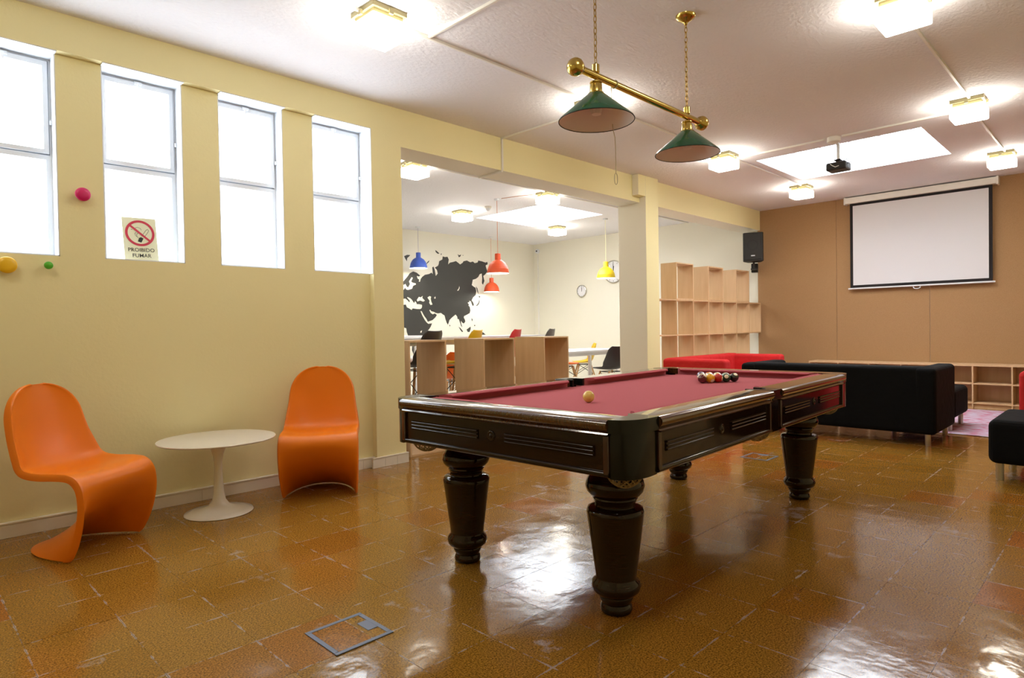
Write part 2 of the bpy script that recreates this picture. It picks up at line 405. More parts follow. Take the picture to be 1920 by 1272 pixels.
# ------------------------------------------------------------------ pool table
def cubic(pts, n):
    """Catmull-Rom through pts"""
    out = []
    P = [pts[0]] + list(pts) + [pts[-1]]
    for i in range(1, len(P)-2):
        for k in range(n):
            t = k/n; a, b, c, d = (Vector(P[i-1]), Vector(P[i]), Vector(P[i+1]), Vector(P[i+2]))
            out.append(0.5*((2*b) + (c-a)*t + (2*a-5*b+4*c-d)*t*t + (3*b-a-3*c+d)*t**3))
    out.append(Vector(P[-1]))
    return out
TC, TR = (3.073, 1.930, 0), math.radians(2.43)
HL, HW = 1.345, 0.680                    # outer half length and half width
RW, ZR = 0.125, 0.80                     # rail width, rail top
table = thing('pool_table', 'dark varnished pool table with burgundy cloth and turned legs', 'pool table', TC, TR)
bl, bw = HL-RW-0.012, HW-RW-0.012
def bed_outline():
    """bed plan with the six pocket openings cut out"""
    bx, by = bl+.04, bw+.04; cx, cy, r = HL-.178, HW-.158, .052; sy0, sr = HW-.115, .045
    P = []
    q1 = [(bx, cy)] + [(cx+r*math.cos(t), cy+r*math.sin(t)) for t in [-1.5*PI*k/16 for k in range(17)]] + [(cx, by)]
    e = math.asin((by-sy0)/sr)
    side = [(sr*math.cos(t), sy0+sr*math.sin(t)) for t in [e-(PI+2*e)*k/14 for k in range(15)]]
    P += q1 + side + [(-x, y) for x, y in reversed(q1)]
    P += [(-x, -y) for x, y in q1] + [(-x, -y) for x, y in side] + [(x, -y) for x, y in reversed(q1)]
    return P
MB().prism(bed_outline(), 0.715, 0.757).build('bed_cloth', m_cloth, table)
CRS, CRN = 0.195, 0.105                  # corner blocks reach this far along the long and short sides
# rails: moulded top with rounded outer edge
rail_prof = [(0.0, .748), (0.006, .742), (0.012, .752), (0.006, .762), (-0.002, .772), (-0.004, .785), (0.004, .796), (0.016, .80), (RW, .80), (RW, .757), (0.03, .745)]
def rail(name, p0, p1, inward, m):
    p0, p1, q = Vector(p0), Vector(p1), Vector(inward)
    mb = MB(); k = len(rail_prof); rings = []
    for p in (p0, p1): rings.append([mb.bm.verts.new((p.x+q.x*d, p.y+q.y*d, z)) for d, z in rail_prof])
    for i in range(k): mb.bm.faces.new((rings[0][i], rings[0][(i+1) % k], rings[1][(i+1) % k], rings[1][i]))
    mb.bm.faces.new(list(reversed(rings[0]))); mb.bm.faces.new(rings[1])
    return mb.build(name, m, table, smooth=True, angle=50)
SP = 0.06                                # half width of the side pocket block
segs = [((-HL, -HW+CRN), (-HL, HW-CRN), (1, 0)), ((HL, HW-CRN), (HL, -HW+CRN), (-1, 0))]
for sy in (-1, 1):
    segs += [((-HL+CRS, sy*HW), (-SP, sy*HW), (0, -sy)), ((SP, sy*HW), (HL-CRS, sy*HW), (0, -sy))]
for a, b, q in segs: rail('rail', (*a, 0), (*b, 0), (*q, 0), m_rail)
# cushions
cush = [(0.0, .757), (0.0, .799), (0.02, .802), (0.045, .799), (0.052, .793), (0.046, .7855), (0.012, .782), (0.012, .757)]
def cushion(p0, p1, q):
    p0, p1, q = Vector((*p0, 0)), Vector((*p1, 0)), Vector((*q, 0)); t = (p1-p0).normalized()
    mb = MB(); k = len(cush); rings = []
    for p, s in ((p0, 1), (p1, -1)): rings.append([mb.bm.verts.new((p+q*(RW+d)+t*s*d*0.9+Vector((0, 0, z)))) for d, z in cush])
    for i in range(k): mb.bm.faces.new((rings[0][i], rings[0][(i+1) % k], rings[1][(i+1) % k], rings[1][i]))
    mb.bm.faces.new(list(reversed(rings[0]))); mb.bm.faces.new(rings[1])
    mb.build('cushion', m_cloth, table, smooth=True, angle=50)
for a, b, q in segs:
    A, B = Vector(a), Vector(b); t = (B-A).normalized()
    e = .075 if q[0] else .03
    cushion(A + t*e, B - t*e, q)
# aprons with bead and fluted inlays
def apron(p0, p1, q, flutes):
    p0, p1, q = Vector((*p0, 0)), Vector((*p1, 0)), Vector((*q, 0)); L = (p1-p0).length; t = (p1-p0)/L
    def fr(s, d, z): v = p0 + t*s + q*d; return (v.x, v.y, z)
    def slab(mb, s0, s1, d0, d1, z0, z1): return mb.prism([(s0, d0), (s1, d0), (s1, d1), (s0, d1)], z0, z1, lambda x, y, z: fr(x, y, z))
    ap = slab(MB(), 0, L, .022, .05, .612, .748).build('apron', m_dwood, table)
    bead = MB(); bead.prism([(.010, .603), (.014, .597), (.024, .595), (.034, .600), (.034, .616), (.018, .618), (.011, .612)], 0, L, lambda x, y, z: fr(z, x, y))
    bead.build('bead_moulding', m_dwood, ap, smooth=True, angle=60)
    for s in (0.0, L-0.022):
        slab(MB(), s, s+.022, .010, .05, .605, .748).build('end_strip', m_rwood, ap, bevel=.004)
    for s0, s1 in flutes:
        fl = slab(MB(), s0*L, s1*L, .0185, .0225, .664, .703)
        for k in range(3):
            z = .669+k*.0145
            fl.prism([(.0215, z-.005), (.0155, z-.003), (.0140, z), (.0155, z+.003), (.0215, z+.005)], s0*L+.004, s1*L-.004, lambda x, y, zz: fr(zz, x, y))
        fl.build('fluted_inlay', m_dwood, ap, smooth=True, angle=50)
    c = p0 + t*(L/2) + q*.02
    prof = [(.0225, 0), (.0225, -.004), (.018, -.007), (.013, -.005), (.009, -.005), (.006, -.009), (.0005, -.010)]
    rm = MB(); n = 20; rings = []
    for r, h in prof:
        rings.append([rm.bm.verts.new(c + q*(h+.004) + t*(r*math.cos(2*PI*i/n)) + Vector((0, 0, .684+r*math.sin(2*PI*i/n)))) for i in range(n)])
    for A, B in zip(rings, rings[1:]):
        for i in range(n): rm.bm.faces.new((A[i], A[(i+1) % n], B[(i+1) % n], B[i]))
    rm.bm.faces.new(rings[-1]); rm.build('rosette', m_dwood, ap, smooth=True, angle=60)
for k, (a, b, q) in enumerate(segs):
    apron(a, b, q, ((.055, .435), (.565, .945)) if k < 2 else ((.06, .42), (.58, .94)))
# corner blocks: rounded outside, pocket mouth cut on the inside
def bez(a, c, b, n=10): return [((1-t)**2*a[0]+2*t*(1-t)*c[0]+t*t*b[0], (1-t)**2*a[1]+2*t*(1-t)*c[1]+t*t*b[1]) for t in [k/n for k in range(n+1)]]
def corner_poly(ins):                                       # local: corner at 0,0, interior +,+
    return bez((CRS, ins), (.02, .004), (ins, CRN)) + bez((RW+.012, CRN), (.098, .082), (CRS, RW+.012))
for sx in (-1, 1):
    for sy in (-1, 1):
        f = lambda x, y, z, sx=sx, sy=sy: (sx*(HL-x), sy*(HW-y), z)
        MB().prism(corner_poly(.020), .592, .752, f).build('corner_block', m_casting, table, smooth=True, angle=50)
        MB().prism(corner_poly(.010), .752, .8005, f).build('pocket_cap', m_casting, table, smooth=True, bevel=.004, angle=50)
for sy in (-1, 1):
    f = lambda x, y, z, sy=sy: (x, sy*(HW-y), z)
    pl = [(-SP, 0.018), (SP, 0.018), (SP, RW+.02), (.045, RW+.02), (.045, .10), (.03, .075), (0, .066), (-.03, .075), (-.045, .10), (-.045, RW+.02), (-SP, RW+.02)]
    MB().prism(pl, .595, .752, f).build('side_block', m_dwood, table)
    MB().prism([(x, y-.012 if y < .02 else y) for x, y in pl], .752, .8015, f).build('pocket_cap', m_casting, table, bevel=.003)
# nets under the pockets
def net(x, y):
    mb = MB(); n = 14; R = .072
    for s in (1, -1):
        for k in range(n):
            pts = []
            for i in range(9):
                t = i/8; a = 2*PI*k/n + s*t*1.5; th = t*1.35
                pts.append((x+R*math.cos(th)*math.cos(a), y+R*math.cos(th)*math.sin(a), .612-.075*math.sin(th)))
            mb.tube(pts, .0024, 4)
    mb.build('pocket_net', m_net, table)
for sx in (-1, 1):
    for sy in (-1, 1): net(sx*(HL-.145), sy*(HW-.125))
for sy in (-1, 1): net(0, sy*(HW-.115))
# turned legs
leg_prof = [(.050, 0), (.060, .004), (.0635, .016), (.060, .030), (.0555, .038), (.062, .048), (.068, .064), (.066, .070), (.080, .078), (.092, .090), (.0965, .107), (.092, .124), (.081, .136), (.080, .145),
            (.111, .385), (.1125, .400), (.108, .413), (.096, .419), (.080, .422), (.078, .434), (.083, .440), (.083, .446), (.088, .452), (.086, .458), (.096, .464), (.110, .480), (.116, .500), (.112, .520), (.098, .540), (.078, .553), (.074, .558)]
base_leg = None
for sx in (-1, 1):
    for sy in (-1, 1):
        if base_leg is None:
            lg = MB().lathe(leg_prof, 48).build('leg', m_dwood, table, smooth=True, angle=55); base_leg = lg
            blk = MB().box(-.072, .072, -.072, .072, .558, .612).build('leg_block', m_dwood, lg, bevel=.004)
        else: lg = copy_tree(base_leg, table)
        lg.location = (sx*1.067, sy*.425, 0)

# balls
def ball_mat(name, col, stripe):
    m = mat(name, col, 0.08, coat=0.6); n, l, p = nodes(m)
    tc = n.new('ShaderNodeTexCoord'); sp = n.new('ShaderNodeSeparateXYZ'); l.new(tc.outputs['Object'], sp.inputs[0])
    def mm(op, a, b):
        q = n.new('ShaderNodeMath'); q.operation = op
        for i, v in enumerate((a, b)):
            if isinstance(v, (int, float)): q.inputs[i].default_value = v
            else: l.new(v, q.inputs[i])
        return q.outputs[0]
    spot = mm('GREATER_THAN', mm('ABSOLUTE', sp.outputs[0], 0), 0.0252)
    if stripe: spot = mm('MAXIMUM', spot, mm('GREATER_THAN', mm('ABSOLUTE', sp.outputs[2], 0), 0.0150))
    mx = n.new('ShaderNodeMix'); mx.data_type = 'RGBA'; l.new(spot, mx.inputs[0]); mx.inputs[6].default_value = col; mx.inputs[7].default_value = rgb(240, 232, 200)
    l.new(mx.outputs[2], p.inputs['Base Color']); return m
BR = .0286; bme = None
def put_ball(x, y, m, label, rot):
    global bme
    if bme is None:
        o = MB().sphere((0, 0, 0), BR, 28, 18).build('pool_ball', None, None, smooth=True, angle=180); bme = o.data; bme.materials.append(m)
    else:
        o = bpy.data.objects.new('pool_ball', bme); C.objects.link(o)
    o.material_slots[0].link = 'OBJECT'; o.material_slots[0].material = m
    o.location = (x, y, .7574+BR); o.rotation_euler = rot
    return tag(o, label, 'ball', None)
put_ball(2.41, 1.885, mat('ivory_ball', rgb(236, 206, 112), 0.12, coat=0.5), 'lone ivory cue ball on the burgundy cloth', (0, 0, 0))
cols = {'maroon': rgb(96, 20, 30), 'yellow': rgb(240, 178, 20), 'red': rgb(196, 26, 24), 'green': rgb(16, 70, 44), 'black': rgb(20, 18, 18), 'orange': rgb(230, 110, 20), 'blue': rgb(24, 50, 140), 'purple': rgb(70, 30, 100)}
rows = [[('maroon', 0)], [('yellow', 0), ('orange', 1)], [('red', 0), ('blue', 1), ('purple', 1)], [('green', 0), ('yellow', 1), ('red', 1), ('blue', 0)], [('black', 0), ('green', 1), ('maroon', 1), ('orange', 0), ('purple', 0)]]
bm_cache = {}; names = []
for i, row in enumerate(rows):
    for j, (cn, st) in enumerate(row):
        x = 3.655 + i*BR*2*0.868; y = 1.952 + (j - i/2.0)*BR*2.003
        if (cn, st) not in bm_cache: bm_cache[(cn, st)] = ball_mat('ball_%s_%s' % (cn, 'stripe' if st else 'solid'), cols[cn], st)
        a = {('black', 0): (0, -0.9, -2.1), ('green', 0): (0.4, -.4, -2.6)}.get((cn, st), (random.uniform(-1, 1), random.uniform(-1, 1), random.uniform(-3, 3)))
        side = ['at the apex of the rack', 'in the second row of the rack', 'in the middle row of the rack', 'in the fourth row of the rack', 'in the back row of the rack'][i]
        put_ball(x, y, bm_cache[(cn, st)], '%s %s pool ball %s' % (('striped' if st else 'solid'), cn, side), a)

# ------------------------------------------------------------------ billiard lamp over the table
LY = 1.936
lampo = thing('billiard_lamp', 'brass bar lamp with two green cone shades hung over the pool table', 'lamp', (3.03, LY, 2.385))
MB().cyl((-.60, 0, 0), (.60, 0, 0), .0185, 20).build('bar', m_brass, lampo, smooth=True)
for s in (-1, 1):
    MB().lathe([(.019, .575), (.026, .58), (.028, .592), (.038, .60), (.044, .615), (.043, .632), (.034, .648), (.018, .658), (.001, .661)] if s > 0 else
               [(.001, -.661), (.018, -.658), (.034, -.648), (.043, -.632), (.044, -.615), (.038, -.60), (.028, -.592), (.026, -.58), (.019, -.575)], 24, axis='X').build('end_knob', m_brass, lampo, smooth=True, angle=60)
def link_pts(c, vertical_axis, L, Wd, flip):
    pts = []
    for i in range(16):
        a = 2*PI*i/16; u = Wd/2*math.cos(a); v = (L/2)*math.sin(a)
        v = math.copysign(min(abs(v)*1.12, L/2), v)
        pts.append((c[0] + (0 if flip else u), c[1] + (u if flip else 0), c[2]+v))
    return pts
for x in (-.46, .44):
    MB().lathe([(.016, .016), (.019, .018), (.019, .055), (.014, .058), (.008, .064)], 20, (x, 0, 0)).build('hanger_socket', m_brass, lampo, smooth=True, angle=50)
    ch = MB(); z = .078; k = 0
    while z < .575:
        ch.tube(link_pts((x, 0, z), 'z', .036, .015, k % 2), .0022, 6, closed=True); z += .0295; k += 1
    ch.build('chain', m_chain, lampo, smooth=True)
    MB().lathe([(.006, .548), (.010, .553), (.012, .562), (.020, .568), (.040, .580), (.054, .590), (.058, .597), (.060, .605)], 28, (x, 0, 0)).build('ceiling_rose', m_brass, lampo, smooth=True, angle=60)
    g = MB().lathe([(.012, -.022), (.030, -.030), (.031, -.036), (.026, -.040), (.030, -.044), (.032, -.082), (.040, -.086), (.043, -.092)], 28, (x, 0, 0), cap=False).build('gallery', m_brass, lampo, smooth=True, angle=50)
    sh = MB().lathe([(.040, -.090), (.046, -.094), (.188, -.217), (.1905, -.224)], 56, (x, 0, 0), cap=False).build('shade', m_green, lampo, smooth=True, angle=60)
    MB().lathe([(.0385, -.092), (.0445, -.0965), (.1865, -.2195), (.189, -.2245)], 56, (x, 0, 0), cap=False).build('shade_lining', m_shadein, sh, smooth=True, angle=60)
    MB().tube([(x+.1895*math.cos(2*PI*i/56), .1895*math.sin(2*PI*i/56), -.2245) for i in range(56)], .0022, 6, closed=True).build('rim', m_dark, sh, smooth=True)
    MB().lathe([(.012, -.09), (.014, -.12), (.028, -.15), (.031, -.17), (.024, -.192), (.001, -.20)], 20, (x, 0, 0)).build('bulb', m_shadein, lampo, smooth=True)
pc = MB()
pc.tube([(-.301+.021*math.cos(a), .0, .021*math.sin(a)) if False else (-.301, .0205*math.cos(a), .0205*math.sin(a)) for a in [2*PI*i/14 for i in range(14)]], .0022, 5, closed=True)
pc.tube([(-.301, .021, 0), (-.299, .022, -.08), (-.296, .018, -.22), (-.286, .012, -.27), (-.282, .012, -.33), (-.284, .01, -.40), (-.284, .01, -.455)], .0018, 5)
pc.tube([(-.284+.014*math.cos(a), .01, -.486+.030*math.sin(a)) for a in [2*PI*i/16 for i in range(16)]], .0018, 5, closed=True)
pc.build('pull_cord', m_cable, lampo, smooth=True)

# ------------------------------------------------------------------ S-shaped chairs
def s_chair(label, loc, rz):
    """one-piece cantilever chair, local +x is the front, origin on the floor midway between the front feet"""
    root = thing('cantilever_chair', label, 'chair', loc, rz, 'orange one-piece chairs')
    # centre line (x, z), half width, edge offset (dx, dz)
    top = []  # centre line x, z, half width, edge dx, edge dz
    for th in (6, 20, 36, 52, 68, 82):
        a = math.radians(th); top.append((-.386+.030*(1-math.cos(a)), .655+.205*math.cos(a), .218*math.sin(a)**.82, .045*math.sin(a), 0))
    top += [(-.346, .600, .226, .052, .002), (-.330, .535, .236, .060, .006), (-.312, .478, .243, .062, .018), (-.286, .436, .248, .050, .030), (-.245, .413, .250, .030, .034), (-.190, .404, .249, .012, .032), (-.125, .405, .248, .004, .026),
        (-.060, .412, .247, .0, .020), (.000, .417, .247, .0, .014), (.045, .411, .248, .0, .012), (.076, .391, .249, .002, .010), (.090, .360, .250, .010, .006), (.080, .318, .250, .030, .0),
        (.042, .262, .249, .070, -.006), (-.016, .205, .247, .120, -.010), (-.085, .152, .245, .177, -.012), (-.160, .104, .242, .237, -.012), (-.240, .060, .239, .298, -.010), (-.312, .027, .237, .352, -.008), (-.375, .004, .235, .396, -.002)]
    path = cubic([Vector((a[0], a[1], a[2])) for a in top], 3); off = cubic([Vector((a[3], a[4], 0)) for a in top], 3)
    nv = len(path)-1; nu = 44
    def fn(u, v):
        i = round(v*nv); p, o = path[i], off[i]; s = 2*u-1
        e = max(0.0, (abs(s)-.90)/.10)                      # rolled rim along the edge
        sb = math.copysign(min(abs(s), .90)/.90, s)
        th = sb*PI/2*0.985
        lower = max(0.0, min(1.0, (i/nv-.66)/.2))
        k1 = 1-math.cos(th); k2 = abs(sb)**2.6
        k = k1*lower + k2*(1-lower)
        y = p.z*(math.sin(th)*lower + sb*(1-lower))
        t = path[min(i+1, nv)] - path[max(i-1, 0)]; t = Vector((t.x, t.y)).normalized()
        n = Vector((t.y, -t.x))*(1-lower) + Vector((-1, 0))*lower
        rim = .030*min(1.0, p.z/.2)
        y += math.copysign(.006*math.sin(e*PI/2), s)
        return (p.x + o.x*k + n.x*rim*e*e, y, max(p.y + o.y*k + n.y*rim*e*e, .0))
    mb = MB().grid(fn, nu, nv)
    o = mb.build('shell', m_orange, root, smooth=True, angle=180)
    md = o.modifiers.new('solid', 'SOLIDIFY'); md.thickness = .010; md.offset = 0; md.use_rim = True
    bv = o.modifiers.new('bev', 'BEVEL'); bv.width = .003; bv.segments = 2; bv.limit_method = 'ANGLE'; bv.angle_limit = math.radians(60)
    return root
s_chair('orange one-piece cantilever chair under the first windows, turned to the tulip table', (.814, 3.88, 0.005), math.atan2(-.80, .596))
s_chair('orange one-piece cantilever chair standing by the wall pier', (2.095, 3.955, 0.005), math.atan2(-.84, -.54))
# pedestal side table
tt = thing('side_table', 'low white round pedestal table between the two orange chairs', 'table', (1.475, 4.085, 0))
MB().lathe([(.001, .452), (.318, .452), (.336, .456), (.342, .462), (.340, .466), (.001, .467)], 64).build('table_top', m_tulip, tt, smooth=True, angle=40)
MB().lathe([(.197, 0), (.2, .004), (.197, .010), (.16, .019), (.10, .032), (.06, .050), (.040, .080), (.031, .130), (.026, .200), (.023, .260), (.024, .310), (.031, .360), (.044, .405), (.062, .435), (.078, .4515)], 56).build('pedestal', m_tulip, tt, smooth=True, angle=60)

# coat knobs on the wall
for (x, z, r, c, lab) in ((.869, 1.96, .040, rgb(206, 24, 98), 'pink round wall knob between the windows'), (.505, 1.519, .046, rgb(240, 190, 30), 'large yellow round wall knob below the window'), (.693, 1.528, .022, rgb(86, 178, 44), 'small green round wall knob below the window')):
    k = thing('coat_hook', lab.replace('wall knob', 'coat hook'), 'coat hook', (x, YL, z), 0, 'coloured knobs on the window wall')
    MB().lathe([(r*.45, -.0005), (r*.4, -.012), (r*.36, -.03)], 20, axis='Y').build('stem', m_white, k, smooth=True)
    MB().lathe([(r*.9, -.028), (r, -.032), (r, -.038), (r*.92, -.044), (r*.5, -.048), (.0005, -.049)], 32, axis='Y').build('disc', mat('knob_paint', c, .35), k, smooth=True, angle=50)

# no-smoking card on the sill
m_card = mat('pale_card', rgb(232, 230, 196), .6); m_signred = mat('sign_red', rgb(200, 52, 74), .6); m_ink = mat('sign_ink', rgb(40, 40, 36), .7)
sg = thing('no_smoking_sign', 'pale no smoking card with red ring reading PROIBIDO FUMAR on the window sill', 'sign', (1.205, 4.555, ZS+.0065))
tilt = Matrix.Rotation(math.radians(-7), 4, 'X') @ Matrix.Rotation(math.radians(-1.5), 4, 'Y')
def card_part(mb, name, m, **k):
    for v in mb.bm.verts: v.co = tilt @ v.co
    return mb.build(name, m, sg, **k)
CW, CH = .098, .285
card_part(MB().box(-CW, CW, 0, .003, 0, CH), 'card', m_card)
def ring2(mb, c, ro, ri, y, n=48):
    a = [mb.bm.verts.new((c[0]+ro*math.cos(2*PI*i/n), y, c[1]+ro*math.sin(2*PI*i/n))) for i in range(n)]
    b = [mb.bm.verts.new((c[0]+ri*math.cos(2*PI*i/n), y, c[1]+ri*math.sin(2*PI*i/n))) for i in range(n)]
    for i in range(n): mb.bm.faces.new((a[i], a[(i+1) % n], b[(i+1) % n], b[i]))
    return mb
def flat(mb, pts, y):
    mb.bm.faces.new([mb.bm.verts.new((p[0], y, p[1])) for p in pts]); return mb
cc = (0, .183)
rg = ring2(MB(), cc, .085, .070, -.0012)
d = (math.cos(math.radians(-42)), math.sin(math.radians(-42))); nrm = (-d[1]*.0065, d[0]*.0065)
flat(rg, [(cc[0]+d[0]*s+nrm[0]*t, cc[1]+d[1]*s+nrm[1]*t) for s, t in ((-.072, -1), (.072, -1), (.072, 1), (-.072, 1))], -.0012)
card_part(rg, 'prohibition_ring', m_signred)
ic = MB()
def stroke(pts, wd, y=-.0008):
    for p, q in zip(pts, pts[1:]):
        L = math.hypot(q[0]-p[0], q[1]-p[1]) or 1; nx, ny = -(q[1]-p[1])/L*wd, (q[0]-p[0])/L*wd
        flat(ic, [(p[0]+nx, p[1]+ny), (q[0]+nx, q[1]+ny), (q[0]-nx, q[1]-ny), (p[0]-nx, p[1]-ny)], y)
stroke([(.008, .163), (.036, .205), (.046, .212), (.052, .204), (.047, .192), (.022, .157)], .0011)      # cigarette
flat(ic, [(-.016, .128), (.004, .122), (.018, .150), (.004, .158), (-.008, .152)], -.0008)               # cuff
stroke([(-.010, .152), (-.026, .166), (-.030, .180), (-.022, .188)], .0011); stroke([(-.018, .158), (-.020, .174), (-.010, .184), (.004, .178)], .0011)
stroke([(-.030, .214), (-.012, .222), (.004, .216), (.010, .204)], .0009); stroke([(-.05, .206), (-.042, .204)], .0014)
card_part(ic, 'cigarette_drawing', m_ink)
def text_mesh(txt, size, at, name):
    cu = bpy.data.curves.new('text', 'FONT'); cu.body = txt; cu.size = size; cu.align_x = 'CENTER'; cu.resolution_u = 3; cu.offset = .00015
    to = bpy.data.objects.new('text', cu); C.objects.link(to); bpy.context.view_layer.update()
    me = bpy.data.meshes.new_from_object(to.evaluated_get(bpy.context.evaluated_depsgraph_get()))
    bpy.data.objects.remove(to)
    for v in me.vertices: v.co = tilt @ Vector((v.co.x+at[0], -.0010, v.co.y+at[1]))
    me.materials.clear()
    return new_obj(name, me, m_ink, sg)
text_mesh('PROIBIDO', .034, (0, .062), 'lettering'); text_mesh('FUMAR', .034, (0, .025), 'lettering')

# floor boxes
def floor_box(x, y, label):
    r = thing('floor_box', label, 'floor box', (x, y, 0), 0, 'electrical boxes in the floor')
    h = .117
    MB().box(-h, h, -h, -h+.018, 0, .004).box(-h, h, h-.018, h, 0, .004).box(-h, -h+.018, -h+.018, h-.018, 0, .004).box(h-.018, h, -h+.018, h-.018, 0, .004).build('frame', m_hatch, r, bevel=.0015)
    MB().box(-h+.019, h-.019, -h+.019, h-.019, 0, .0028).build('cork_inlay', m_tile, r)
    MB().box(h-.060, h-.0185, -.04, .04, .002, .0046).build('flap', m_hatch, r, bevel=.001)
floor_box(1.202, 2.075, 'grey framed floor box with cork inlay near the side table')
floor_box(5.235, 2.28, 'grey framed floor box beyond the pool table')
# ------------------------------------------------------------------ ceiling lights and conduits
m_plate = mat('brass_plate', rgb(140, 130, 92), 0.5, 0.2)
LIGHTS = [(2.115, 3.17, 'over the tulip table'), (4.19, .96, 'in front of the lounge side, first of its row'), (6.55, 1.02, 'beside the projector skylight'), (8.85, 1.08, 'by the projection screen'),
          (6.56, 3.22, 'behind the green lamp shade'), (8.85, 3.24, 'in the corner by the loudspeaker'),
          (4.22, 3.20, 'hidden behind the nearer green lamp shade'), (1.9, .95, 'over the open floor before the pool table'), (-.2, 3.2, 'by the first window of the room'),
          (4.25, 5.73, 'just inside the rear room by the beam'), (6.51, 7.55, 'of the rear room near the map'), (6.54, 5.78, 'of the rear room beside the skylight edge by the beam'), (8.83, 7.58, 'of the rear room near the clocks')]
lt0 = None
for x, y, lab in LIGHTS:
    if lt0 is None:
        lt0 = thing('ceiling_light', '', 'ceiling light', (x, y, HC), 0, 'square opal ceiling lights'); t = lt0
        MB().box(-.118, .118, -.118, .118, -.030, -.0005).box(-.10, .10, -.10, .10, -.062, -.030).build('base_plate', m_plate, t, bevel=.002)
        MB().box(-.120, .120, -.120, .120, -.158, -.062).build('diffuser', m_lamp, t, bevel=.010, seg=3)
        MB().box(-.013, .013, -.132, -.118, -.05, -.02).box(-.132, -.118, -.013, .013, -.05, -.02).build('clip', m_plate, t)
    else:
        t = copy_tree(lt0); t.location = (x, y, HC)
    t['label'] = 'square glowing opal ceiling light ' + lab
    off = {(1.9, .95): ('ceiling_light_offscreen', 'diffuser_offscreen'), (-.2, 3.2): ('ceiling_lamp_offscreen', 'lamp_diffuser_offscreen')}.get((x, y))
    if off:                                                  # on the grid of the fittings in view, where ducts run out of the picture
        t.name = off[0]
        for ch in t.children:
            if ch.name.startswith('diffuser'): ch.name = off[1]
def conduit(a, b, label, r=.009):
    o = MB().box(min(a[0], b[0])-r, max(a[0], b[0])+r, min(a[1], b[1])-r, max(a[1], b[1])+r, min(a[2], b[2])-r, max(a[2], b[2])+r).build('cable_duct', m_cream, None, bevel=.002, seg=1)
    return tag(o, label, 'cable duct', 'cream cable ducts')
zc = HC-.0092
conduit((.6, 3.2, zc), (1.99, 3.2, zc), 'cream cable duct on the ceiling short of the first light')
conduit((4.35, 3.2, zc), (6.43, 3.2, zc), 'cream cable duct running on from the green lamp toward the skylight')
conduit((2.24, 3.2, zc), (4.09, 3.2, zc), 'long cream cable duct crossing the ceiling above the lamp bar')
conduit((6.69, 3.2, zc), (8.72, 3.2, zc), 'cream cable duct linking the lights beside the skylight')
conduit((2.50, 1.2, zc), (2.50, 3.18, zc), 'cream cable duct branching over the camera side of the ceiling')
conduit((4.33, 3.22, zc), (4.33, YH-.0005, zc), 'cream cable duct running from the long duct to the beam')
conduit((4.33, YH-.0092, 2.68), (4.33, YH-.0092, HC-.02), 'cream cable duct dropping down the beam face')
conduit((4.33, YH-.0005, 2.6622), (4.33, YB+.0005, 2.6622), 'cream cable duct crossing the beam underside')
conduit((4.32, 1.0, zc), (6.42, 1.0, zc), 'cream cable duct between the two lights nearest the lounge')
conduit((6.68, 1.04, zc), (8.72, 1.04, zc), 'cream cable duct between the lights by the screen')
conduit((6.78, 1.06, zc), (6.78, 2.08, zc), 'cream cable duct from the projector rose to the light')
conduit((6.78, 2.26, zc), (6.78, 3.18, zc), 'cream cable duct from the projector rose toward the beam')
conduit((4.38, 5.73, zc), (6.41, 5.73, zc), 'cream cable duct on the rear ceiling along the beam')
conduit((6.68, 5.75, zc), (10.3, 5.75, zc), 'cream cable duct on the rear ceiling past the skylight')

# ------------------------------------------------------------------ projector
pj = thing('projector', 'black projector hanging on a white pole below the skylight', 'projector', (6.93, 2.17, HC))
MB().lathe([(.062, -.0005), (.062, -.045), (.055, -.05), (.001, -.05)][::-1], 28, (-.13, 0, 0)).build('ceiling_rose', m_cream, pj, smooth=True, angle=40)
MB().tube([(-.09, 0, -.03), (-.03, 0, -.035), (-.004, 0, -.055), (0, 0, -.08), (0, 0, -.205)], .016, 10).build('pole', m_white, pj, smooth=True)
MB().box(-.04, .04, -.03, .03, -.212, -.200).box(-.02, .02, -.02, .02, -.24, -.20).build('mount', m_black, pj, bevel=.003)
bd = MB().box(-.085, .085, -.095, .095, -.315, -.235).build('body', m_black, pj, bevel=.014, seg=3)
MB().lathe([(.024, .084), (.026, .095), (.020, .098), (.018, .094), (.001, .092)], 20, (0, -.045, -.278), axis='X').build('lens', m_chrome, bd, smooth=True)
MB().box(-.05, .05, -.098, -.094, -.30, -.25).build('vent', m_grille, bd)
MB().tube([(-.02, -.05, -.22), (-.04, -.11, -.215), (-.03, -.15, -.225), (-.03, -.13, -.25), (-.04, -.096, -.26)], .004, 6).build('cable', m_black, pj, smooth=True)
MB().tube([(-.086, .05, -.25), (-.10, .03, -.27), (-.098, .0, -.29), (-.086, -.03, -.28)], .004, 6).build('cable', m_white, pj, smooth=True)

# ------------------------------------------------------------------ projection screen on the cork wall
XS = 10.17
sc = thing('projection_screen', 'pull-down white projection screen with black border on the cork wall', 'screen', (XS, 2.19, 1.62))
MB().box(-.035, .085, -.905, .905, 1.268, 1.355).build('case', m_cream, sc, bevel=.008)
for s in (-1, 1): MB().box(-.040, .088, s*.905-.012, s*.905+.012, 1.255, 1.362).build('end_cap', m_cream, sc, bevel=.004)
MB().box(.020, .022, -.848, .848, .022, 1.27).build('border_cloth', m_border, sc)
MB().box(.0175, .0195, -.808, .808, .062, 1.232).build('image_area', m_screen, sc)
MB().cyl((.02, -.875, .012), (.02, .875, .012), .012, 12).build('bottom_bar', m_white, sc, smooth=True)
MB().tube([(.02, .0+.042*math.cos(a), -.008+.022*math.sin(a)) for a in [2*PI*i/18 for i in range(18)]], .006, 6, closed=True).build('pull_handle', m_white, sc, smooth=True)

